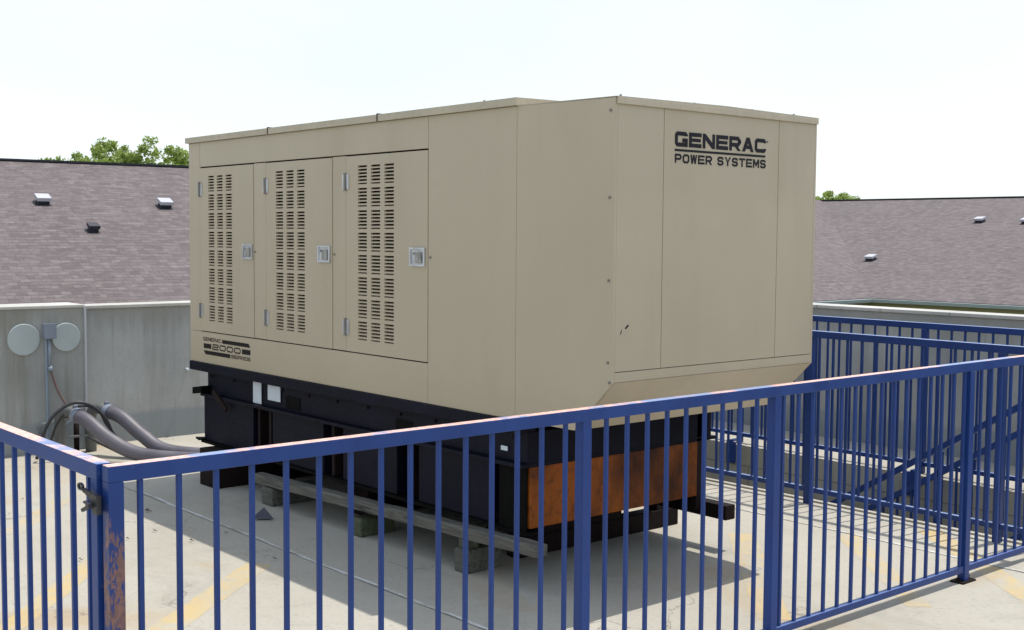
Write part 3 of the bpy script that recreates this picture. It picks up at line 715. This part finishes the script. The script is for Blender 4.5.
# sloping handrail down the stairs
root = thing('stair_railing', (-1, 3.88, 0), 'sloping blue double handrail going down into the stairwell', 'handrail')
def slp(x): return .606 + .628 * (x + .141)
def sloped(m, x0, x1, y, dz, h, hw):
    m.prism([(x0, y - hw, slp(x0) + dz), (x1, y - hw, slp(x1) + dz), (x1, y - hw, slp(x1) + dz - h), (x0, y - hw, slp(x0) + dz - h)], (0, 2 * hw, 0))
for dz, nm in ((0, 'top_rail'), (-.175, 'middle_rail'), (-.86, 'bottom_rail')):
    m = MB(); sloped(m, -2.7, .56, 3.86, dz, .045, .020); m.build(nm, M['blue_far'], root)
for k, x in enumerate((-2.4, -1.55, -.70, .12, .50)):
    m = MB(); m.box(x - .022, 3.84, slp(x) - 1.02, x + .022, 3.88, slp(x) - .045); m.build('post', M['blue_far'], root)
x = -2.55
while x < .5:
    if min(abs(x - q) for q in (-2.4, -1.55, -.70, .12, .50)) > .04:
        m = MB(); m.box(x - .007, 3.853, slp(x) - .855, x + .007, 3.867, slp(x) - .215); m.build('baluster', M['blue_far'], root)
    x += .11

# ------------------------------------------------------------------ wall fittings, conduits, hoses
for y, z, r, lb in ((-.563, .925, .098, 'pale grey round blank plate on the wall, left of the junction box'), (-.272, .925, .098, 'pale grey round blank plate on the wall, right of the junction box')):
    pass
t = []
for y, z, r, lb in ((-.608, .862, .117, 'round pale grey blank plate left of the junction box'), (-.296, .866, .108, 'round pale grey blank plate right of the junction box')):
    b = MB(); b.tube([(-5.4995, y, z), (-5.485, y, z), (-5.482, y, z)], [r, r, r - .004], 40)
    o = b.build('blank_plate', M['plate']); rebase(o, (-5.4995, y, z)); tag(o, lb, 'cover plate', 'round blank plates on the wall')
root = thing('junction_box', (-5.4995, -.43, .90), 'small grey electrical junction box with conduits running down the streaked wall', 'junction box')
b = MB(); b.box(-5.4995, -.474, .868, -5.43, -.392, .974, .004); b.build('box_body', M['box_grey'], root)
b = MB(); b.box(-5.4298, -.478, .864, -5.424, -.388, .978, .002); b.build('box_cover', M['box_grey'], root)
b = MB(); b.tube(spline([(-5.47, -.452, .868), (-5.47, -.452, .6), (-5.47, -.450, .06)], 6), .0105, 10); b.build('conduit', M['conduit'], root, True)
b = MB(); b.tube([(-5.46, -.432, .868), (-5.46, -.432, .655)], .010, 10); b.tube([(-5.46, -.432, .655), (-5.46, -.425, .62)], .017, 10); b.build('conduit', M['conduit'], root, True)
b = MB(); b.tube(spline([(-5.46, -.427, .63), (-5.455, -.38, .48), (-5.43, -.325, .36), (-5.40, -.30, .30)], 6), .0095, 10); b.build('conduit', M['conduit_brown'], root, True)

def hose(name, pts, lb):
    P = spline(pts, 60); L = [P[0]]
    b = MB(); b.tube(P, .049, 20, rings=1, rr=.035); o = b.build('flexible_hose', M['hose'], None, True)
    th = thing(name, P[0], lb, 'hose', 'big grey hoses from the wall to the generator')
    o.parent = th; o.data.transform(Matrix.Translation(-Vector(P[0]))); o.name = 'hose_tube'
    d = (P[0] - P[4]).normalized()
    c = MB(); c.tube([P[0] - d * .03, P[0] + d * .01], .055, 20); c.box(P[0].x - .025, P[0].y - .012, P[0].z + .052, P[0].x + .012, P[0].y + .012, P[0].z + .072, .003); c.build('clamp', M['box_grey'], th)
    c = MB(); c.tube(spline([P[0] + d * .0101, P[0] + d * .07, P[0] + d * .12 + Vector((-.06, -.01, -.06)), Vector((P[0].x - .22, P[0].y - .04, 0))], 8), .040, 20); c.build('elbow_pipe', M['elbow'], th, True)
hose('hose', [(-5.12, -.37, .325), (-5.0, -.325, .285), (-4.82, -.24, .17), (-4.63, -.11, .08), (-4.35, .14, .055), (-3.92, .45, .09)], 'thick grey flexible hose curving down from the streaked wall, the nearer of two')
hose('hose', [(-5.16, -.12, .325), (-5.03, -.065, .29), (-4.86, .02, .17), (-4.68, .115, .075), (-4.4, .33, .055), (-3.92, .62, .09)], 'thick grey flexible hose curving down to the generator, the farther of two')
def cable(pts, r, mat, lb, nm='cable', cat='cable'):
    b = MB(); b.tube(spline(pts, 10), r, 8); o = b.build(nm, M[mat], None, True); rebase(o, pts[0]); return tag(o, lb, cat)
cable([(-5.2, -.63, .02), (-5.14, -.60, .20), (-5.12, -.544, .32), (-5.10, -.449, .40), (-5.08, -.353, .42), (-5.07, -.243, .366), (-5.06, -.165, .27), (-5.04, -.12, .16), (-4.95, -.02, .04), (-4.8, .12, .012)], .0125, 'cable', 'black cable looping over the hose clamps at the streaked wall')
cable([(-5.40, -.52, .235), (-5.36, -.47, .25), (-5.25, -.40, .285), (-5.17, -.36, .31)], .0095, 'bracket', 'thin grey tube leading from the wall to the nearer hose clamp', 'tube', 'pipe')
cable([(-5.30, -.50, .10), (-5.22, -.47, .26), (-5.18, -.40, .35), (-5.14, -.30, .385), (-5.11, -.20, .33), (-5.09, -.15, .23), (-5.0, -.06, .10), (-4.8, .04, .012)], .009, 'cable', 'thinner black cable looping just inside the larger cable loop')
cable([(-5.05, -.30, .16), (-4.9, -.22, .10), (-4.7, -.08, .02), (-4.45, .10, .012), (-4.0, .35, .012)], .010, 'cable', 'thin black cable lying on the ground beneath the nearer hose')
cable([(-5.38, -.36, .0), (-5.38, -.365, .15), (-5.36, -.34, .22), (-5.30, -.30, .26)], .014, 'conduit', 'short grey bent pipe rising from the ground below the clamps', 'pipe', 'pipe')
b = MB()
root = thing('pipe_stand', (-5.38, -.27, 0), 'metal strut stand with a rusty pipe below the hose clamps', 'pipe stand')
b.cyl((-5.38, -.27, 0), (-5.38, -.27, .24), .020, 14); b.build('pipe', M['rust_dark'], root, True)
b = MB(); b.box(-5.352, -.375, .122, -5.335, -.135, .138, .002)
for y in (-.25, -.15): b.cyl((-5.343, y, .138), (-5.343, y, .150), .010, 8)
b.build('cross_strut', M['bracket'], root)
b = MB(); b.box(-5.395, -.372, 0, -5.375, -.352, .118, .002); b.build('leg', M['bracket'], root)
b = MB(); b.box(-5.395, -.165, 0, -5.36, -.13, .118, .002); b.build('leg', M['rust_dark'], root)
b = MB(); b.box(-5.46, -.505, .10, -5.45, -.495, .22); b.box(-5.46, -.535, .10, -5.45, -.525, .22); b.box(-5.46, -.5249, .205, -5.45, -.5051, .22); b.box(-5.46, -.5249, .10, -5.45, -.5051, .11)
b.box(-5.499, -.52, .15, -5.4605, -.51, .17)
o = b.build('wall_bracket', M['bracket']); rebase(o, (-5.46, -.515, .16)); tag(o, 'small open metal bracket on the wall left of the looping cable', 'bracket')
b = MB(); b.tube([(-5.6195, .735, .545), (-5.59, .735, .54)], .012, 10); o = b.build('wall_spigot', M['label'], None, True); rebase(o, (-5.6195, .735, .545)); tag(o, 'tiny white pipe stub on the wall beside the generator', 'pipe stub')

# triangle, debris
b = MB(); a = [(-2.60, -.33, .008), (-2.47, -.21, .008), (-2.50, -.33, .008)]
b.add([(-2.61, -.315, .0085), (-2.53, -.205, .0085), (-2.62, -.21, .0085), (-2.575, -.245, .075)], [(0, 1, 3), (1, 2, 3), (2, 0, 3), (2, 1, 0)])
o = b.build('metal_wedge', M['triangle']); rebase(o, (-2.55, -.24, .0085)); tag(o, 'small dark triangular wedge lying on the shaded concrete', 'wedge')
def dleaf(x, y, s, r):
    b = MB(); q = []
    for k in range(8):
        an = k * math.pi / 4; rr = s * (1 if k % 2 == 0 else .55) * random.uniform(.7, 1.1)
        q.append((x + rr * math.cos(an + r), y + .55 * rr * math.sin(an + r), .010 + random.uniform(0, .5) * s))
    q.append((x, y, .010)); b.add(q, [(k, (k + 1) % 8, 8) for k in range(8)])
    b.prism([(x, y, .0095), (x + s * 1.4, y + s * .3, .0095), (x + s * 1.4, y + s * .3 + .003, .0095)], (0, 0, .003))
    o = b.build('dead_leaf', M['debris']); rebase(o, (x, y, .0095)); return o
spots = ['curled brown leaf, largest of the litter, beside the first baluster right of the gate post', 'small brown leaf in the sun between the second baluster and its neighbour on the left', 'dark dry leaf in the sun nearest the gate post', 'flat brown leaf in the sun close below the shadow edge', 'dark leaf just inside the shadow, left of the dark wedge', 'brown leaf inside the shadow, right of the dark wedge', 'dark bit of leaf on sunlit concrete behind the near end of the gate', 'dark leaf near the yellow stripe behind the far side of the gate']
CAM = Vector((3.6609, -3.6879, 1.66)); F = Vector((-0.7591134660494288, 0.6476312377357211, -0.06573070493552266)); Rg = Vector((0.6486648249670974, 0.7610414635693693, 0.00705943188911652)); Up = Vector((-0.05459570049763608, 0.03728640227763, 0.9978124266865401))
LEAF = [(-3.187, -.685), (-2.70, -.86), (-2.624, -1.047), (-2.369, -.799), (-2.414, -.576), (-1.769, -.635), (-2.365, -1.403), (-3.976, -1.147)]
for i, (lb, (x, y)) in enumerate(zip(spots, LEAF)):
    o = dleaf(x, y, .030 if i == 0 else random.uniform(.011, .017), random.uniform(0, 6)); tag(o, lb, 'dead leaf', 'dead leaves on the concrete')

# ------------------------------------------------------------------ houses behind
def roof_quad(mb, a, b_, c_, d_, th=.12):
    """roof plane a-b (eave) c-d (ridge) with thickness"""
    P = [Vector(p) for p in (a, b_, c_, d_)]
    mb.prism(P, (0, 0, -th))
def box_vent(root, p, nrm, along, s=.26, mat='roofvent', h=.11, nm='roof_vent'):
    n_ = Vector(nrm).normalized(); u = Vector(along).normalized(); v = n_.cross(u); p = Vector(p)
    def q(a, bb, c_): return p + u * a + v * bb + n_ * c_
    m = MB(); 
    def cube(a0, a1, b0, b1, c0, c1):
        vs = [q(a, bb, cc) for cc in (c0, c1) for bb in (b0, b1) for a in (a0, a1)]
        m.add(vs, [(0, 2, 3, 1), (4, 5, 7, 6), (0, 1, 5, 4), (2, 6, 7, 3), (0, 4, 6, 2), (1, 3, 7, 5)])
    cube(-s * .8, s * .8, -s * .8, s * .8, -.06, h * .75); o = m.build(nm, M['ventdark'], root)
    m = MB(); cube(-s, s, -s, s, h * .76, h * 1.35); m.build('vent_cap', M[mat], o)
    m = MB(); cube(-s * 1.1, s * 1.1, -s * 1.1, s * 1.1, -.01, .008); m.build('flashing', M['ventdark'], o)
# left house: ridge runs along y, near slope faces +x
A = Vector((-22.423, 4.682, 3.13)); B = Vector((-22.031, 8.667, 3.13)); dr = (B - A).normalized(); A2 = A - dr * 14; B2 = A + dr * 9.5
nh = Vector((dr.y, -dr.x, 0)); up_l = (-nh * 8.2 + Vector((0, 0, 3.13))).normalized()
M['shingle_l'] = shingle_mat('shingles_left', tuple(dr), tuple(up_l))
h = thing('house', (A + nh * 0) * 1, 'low house with a long purple-grey shingle roof behind the left wall', 'house'); h.location.z = -3.2
m = MB(); lo = lambda p: p + nh * 8.2 - Vector((0, 0, 3.13))
roof_quad(m, lo(A2), lo(B2), B2, A2); r1 = m.build('roof', M['shingle_l'], h)
m = MB(); hi = lambda p: p - nh * 8.2 - Vector((0, 0, 3.13)); roof_quad(m, hi(B2), hi(A2), A2, B2); m.build('roof', M['shingle_l'], h)
m = MB(); m.prism([A2 + nh * .12 + Vector((0, 0, -.02)), B2 + nh * .12 + Vector((0, 0, -.02)), B2 + nh * .12 + Vector((0, 0, .02)), A2 + nh * .12 + Vector((0, 0, .02))], -nh * .24); m.build('ridge_cap', M['ventdark'], h)
m = MB(); q = [lo(A2) - nh * .6, lo(B2) - nh * .6, hi(B2) + nh * .6, hi(A2) + nh * .6]
m.prism([Vector((p.x, p.y, -3.2)) for p in q], (0, 0, 3.25)); m.build('wall', M['beige_siding'], h)
for e, s_ in ((A2, 1), (B2, -1)):
    m = MB(); e2 = e + dr * s_ * .6; m.prism([Vector(((lo(e2) - nh * .9).x, (lo(e2) - nh * .9).y, .052)), Vector(((hi(e2) + nh * .9).x, (hi(e2) + nh * .9).y, .052)), Vector((e2.x, e2.y, 2.9))], dr * s_ * .05); m.build('gable', M['beige_siding'], h)
nl = dr.cross(up_l); nl = nl if nl.z > 0 else -nl
for p, s_, mt in (((-20.179, 4.77, 2.281), .13, 'roofvent'), ((-19.872, 7.097, 2.251), .13, 'roofvent')):
    box_vent(r1, Vector(p) + nh * .22 - dr * .085 - Vector((0, 0, .085)), nl, dr, s_, mt)
for ch in list(h.children): pass
box_vent(r1, (-18.545, 5.076, 1.672), nl, dr, .10, 'ventdark', .10)
m = MB(); e0, e1 = lo(A2), lo(B2); m.prism([e0, e1, e1 - Vector((0, 0, .12)), e0 - Vector((0, 0, .12))], nh * .12); m.build('gutter', M['gutter'], h)

# right L-shaped house
E = Vector((-15.325, 25.403, 0)); SL = .255
wd = 12.0; zr = 3.10; run = wd
sl = zr / wd
J = Vector((E.x - wd, E.y + wd * 1.03, zr))
ux = Vector((1, .03, 0)).normalized(); uy = Vector((-.03, 1, 0)).normalized()
h = thing('house', (E.x, E.y + 8, -3.2), 'L-shaped house with a shingle roof valley beyond the right wall', 'house')
upb = (uy * wd + Vector((0, 0, zr))).normalized(); upw = (-ux * wd * .80 + Vector((0, 0, zr))).normalized()
M['shingle_b'] = shingle_mat('shingles_back_wing', tuple(ux), tuple(upb)); M['shingle_w'] = shingle_mat('shingles_side_wing', tuple(uy), tuple(upw))
aw = wd * .80; Jr = E - ux * aw + uy * wd + Vector((0, 0, zr)); XR = 34
m = MB(); roof_quad(m, E, E + ux * XR, E + ux * XR + uy * wd + Vector((0, 0, zr)), Jr); rb = m.build('roof', M['shingle_b'], h)
m = MB(); roof_quad(m, E - uy * 6.5, E, Jr, Jr - uy * (wd + 6.5)); rw = m.build('roof', M['shingle_w'], h)
m = MB(); bb = Jr + uy * wd - Vector((0, 0, zr)); roof_quad(m, E + ux * XR + uy * 2 * wd, bb - ux * wd, Jr - ux * 0, E + ux * XR + uy * wd + Vector((0, 0, zr))); m.build('roof', M['shingle_b'], h)
m = MB(); roof_quad(m, bb - ux * wd, Jr - ux * wd - uy * (wd + 6.5) - Vector((0, 0, zr)), Jr - uy * (wd + 6.5), Jr); m.build('roof', M['shingle_w'], h)
m = MB(); P0, P1 = Jr, E + ux * XR + uy * wd + Vector((0, 0, zr)); m.prism([P0 - uy * .2 + Vector((0, 0, -.02)), P1 - uy * .2 + Vector((0, 0, -.02)), P1 - uy * .2 + Vector((0, 0, .01)), P0 - uy * .2 + Vector((0, 0, .01))], uy * .4); m.build('ridge_cap', M['ventdark'], h)
# gutters, fascia
def gut(a, b_, out):
    m = MB(); z = Vector((0, 0, 1)); a = a - z * .0; b_ = b_ - z * .0
    m.prism([a + out * .002 - z * .02, a + out * .14 - z * .02, a + out * .12 - z * .11, a + out * .002 - z * .11], b_ - a); m.build('gutter', M['gutter'], h)
gut(E, E + ux * XR, -uy); gut(E - uy * 6.5, E - uy * .17, ux)
m = MB()
z = Vector((0, 0, 1)); k1, k2 = E - ux * .3 + uy * .3, E + ux * XR + uy * .3
m.prism([Vector((p.x, p.y, -3.2)) for p in (k1, k2, k2 + uy * 22.8, k1 + uy * 22.8 - ux * 22.8, k1 - ux * 22.8 - uy * 6.5, k1 - uy * 6.5)], (0, 0, 3.07)); m.build('wall', M['beige_siding'], h)
nb = Vector((-uy.x * zr, -uy.y * zr, wd)).normalized()
def onroof(x, y):   # height of the back wing's roof
    t_ = (Vector((x, y, 0)) - Vector((E.x, E.y, 0))).dot(uy); return t_ * zr / wd
def hit(px, py):    # nearest roof point along a direction (used for the vents' places)
    d = F + Rg * ((px - 512) / 1220.5914) - Up * ((py - 315) / 1220.5914)
    n_ = uy * (-zr / wd) + Vector((0, 0, 1)); t_ = (E - CAM).dot(n_) / d.dot(n_); return CAM + d * t_
VP = [tuple(hit(*q)) for q in ((980, 222), (871, 260), (1027, 223))]
for p in VP: box_vent(rb, p, nb, ux, .15, 'roofvent')

# ------------------------------------------------------------------ trees
def tree(x, y, top, rr, seed, lb, leaves=5200, zg=-3.2):
    rnd = random.Random(seed); th = thing('tree', (x, y, zg), lb, 'tree', 'trees beyond the roofs'); H = top - zg
    tr = MB(); base = Vector((x, y, zg)); tips = []
    trunk = [base + Vector((.12 * noise.noise((i * .7, seed, 0)), .12 * noise.noise((0, seed, i * .7)), H * .8 * i / 8)) for i in range(9)]
    tr.tube(trunk, [H * .024 * (1 - i / 10) for i in range(9)], 9)
    for k in range(16):
        i = rnd.randint(4, 8); p = trunk[i]; an = rnd.uniform(0, 6.283); el = rnd.uniform(.2, 1.1); Lb = rr * rnd.uniform(.55, 1.0) * (1.15 - .06 * i)
        e = p + Vector((math.cos(an) * math.cos(el), math.sin(an) * math.cos(el), math.sin(el))) * Lb
        e.z = min(e.z, top - .3)
        m_ = (p + e) / 2 + Vector((0, 0, -.15)); tr.tube([p, m_, e], [.06, .045, .02], 6); tips += [e, (m_ + e) / 2]
        for s_ in range(3):
            q = e + Vector((rnd.uniform(-1, 1), rnd.uniform(-1, 1), rnd.uniform(-.3, .8))) * rr * .32; q.z = min(q.z, top - .15)
            tr.tube([e, q], [.02, .01], 5); tips.append(q)
    tr.build('trunk', M['bark'], th)
    cr = MB(); clumps = [(t_ + Vector((rnd.gauss(0, .12), rnd.gauss(0, .12), rnd.gauss(0, .1))) * rr, rr * rnd.uniform(.13, .27)) for t_ in tips]
    for _ in range(42):
        d = Vector((rnd.gauss(0, 1), rnd.gauss(0, 1), rnd.gauss(0, 1))).normalized() * rnd.random() ** .4
        clumps.append((Vector((x + d.x * rr, y + d.y * rr, top - rr * .95 + d.z * rr * .85)), rr * rnd.uniform(.15, .27)))
    vs = []; fs = []
    for _ in range(leaves):
        c_, r_ = clumps[rnd.randrange(len(clumps))]
        d = Vector((rnd.gauss(0, 1), rnd.gauss(0, 1), rnd.gauss(0, .8))).normalized() * r_ * rnd.random() ** .45
        p = c_ + d
        if p.z > top: p.z = top - rnd.random() * .3
        s_ = rnd.uniform(.035, .085); a = Vector((rnd.gauss(0, 1), rnd.gauss(0, 1), rnd.gauss(0, 1))).normalized(); b2 = a.orthogonal().normalized(); 
        b2 = (Matrix.Rotation(rnd.uniform(0, 6.28), 3, a) @ b2); c2 = a.cross(b2)
        k = len(vs); vs += [p + b2 * s_, p + c2 * s_ * .55, p - b2 * s_, p - c2 * s_ * .55]; fs.append((k, k + 1, k + 2, k + 3))
    cr.add(vs, fs); cr.build('crown', M['leaf'], th)
def at(px, D):      # ground place at distance D in the direction of column px
    d = F + Rg * ((px - 512) / 1220.5914); d.z = 0; d.normalize(); return CAM.x + d.x * D, CAM.y + d.y * D
def tz(py, px, D):
    d = F + Rg * ((px - 512) / 1220.5914) - Up * ((py - 315) / 1220.5914); return CAM.z + D * d.z / math.hypot(d.x, d.y)
TREES = [(61, 152, 45, .8, 'tiny green treetop alone at the left above the left roof'), (97, 141, 45, 1.15, 'left part of the big leafy treetop above the left roof'), (112, 135, 46, 1.1, 'tallest pointed treetop above the left roof'), (129, 148, 45, .8, 'low treetop between the two big ones above the left roof'),
         (158, 136, 45, 1.25, 'rounded leafy treetop nearest the generator above the left roof'), (183, 148, 46, .8, 'sparse low treetop touching the generator edge above the left roof'),
         (815, 192, 62, .8, 'low treetop beside the generator above the right roof'), (828, 191, 63, .9, 'small treetop just above the right roof'), (842, 190, 62, .8, 'pointed little treetop above the right roof ridge'), (883, 197, 64, .5, 'barely visible twiggy treetop above the right roof ridge')]
for i, (px, py, D, rr, lb) in enumerate(TREES):
    x, y = at(px, D); tree(x, y, tz(py, px, D) - (.02 if px < 500 else .0), rr, 11 + i, lb, 15000 if rr > .85 else 7000)

# ------------------------------------------------------------------ light, sky, camera
sun_dir = Vector((-.030, -.325, -1)).normalized()      # direction the light travels
el = math.asin(-sun_dir.z); az = math.atan2(-sun_dir.x, -sun_dir.y)   # azimuth clockwise from +Y
sl_ = bpy.data.lights.new('sun', 'SUN'); sl_.energy = 2.7; sl_.angle = rad(.53); sl_.color = (1, .955, .88)
so = bpy.data.objects.new('sun', sl_); col.objects.link(so); so.rotation_euler = sun_dir.to_track_quat('-Z', 'Y').to_euler(); so.location = (0, 0, 20)
w = bpy.data.worlds.new('World'); sc.world = w; w.use_nodes = True; t = w.node_tree
sky = t.nodes.new('ShaderNodeTexSky'); sky.sky_type = 'NISHITA'; sky.sun_disc = False; sky.sun_elevation = el; sky.sun_rotation = az
sky.air_density = 1.0; sky.dust_density = 1.5; sky.ozone_density = 1.0; sky.altitude = 0
bg = t.nodes['Background']; n = N(t)
tc = n.new('ShaderNodeTexCoord'); sep = n.new('ShaderNodeSeparateXYZ'); n.link(tc.outputs['Generated'], sep.inputs[0])
cl = n.noise(n.coord((1, 1, 2.6), kind='Generated'), 2.2, 6, .55, .3)      # thin high cloud veil, thicker towards the horizon
veil = n.math('ADD', n.ramp(sep.outputs[2], [(0., .92), (.35, .72), (.9, .35)]), n.math('MULTIPLY', n.math('SUBTRACT', cl, .5), 1.5))
veil = n.math('MINIMUM', n.math('MAXIMUM', veil, 0.), 1.)
n.link(n.mix(veil, sky.outputs[0], (4.35, 4.70, 4.86)), bg.inputs[0]); bg.inputs[1].default_value = .15
cd = bpy.data.cameras.new('camera'); cam = bpy.data.objects.new('camera', cd); col.objects.link(cam); sc.camera = cam
cd.sensor_width = 36; cd.lens = 1220.5914 / 1024 * 36; cd.clip_end = 5000; cd.clip_start = .05
mw = Matrix.Identity(4)
for i in range(3): mw[i][0] = Rg[i]; mw[i][1] = Up[i]; mw[i][2] = -F[i]; mw[i][3] = CAM[i]
cam.matrix_world = mw
vs_ = sc.view_settings; vs_.view_transform = 'Standard'; vs_.look = 'None'; vs_.exposure = .62; vs_.gamma = 1; vs_.use_curve_mapping = False
sc.cycles.max_bounces = 8; sc.cycles.diffuse_bounces = 5
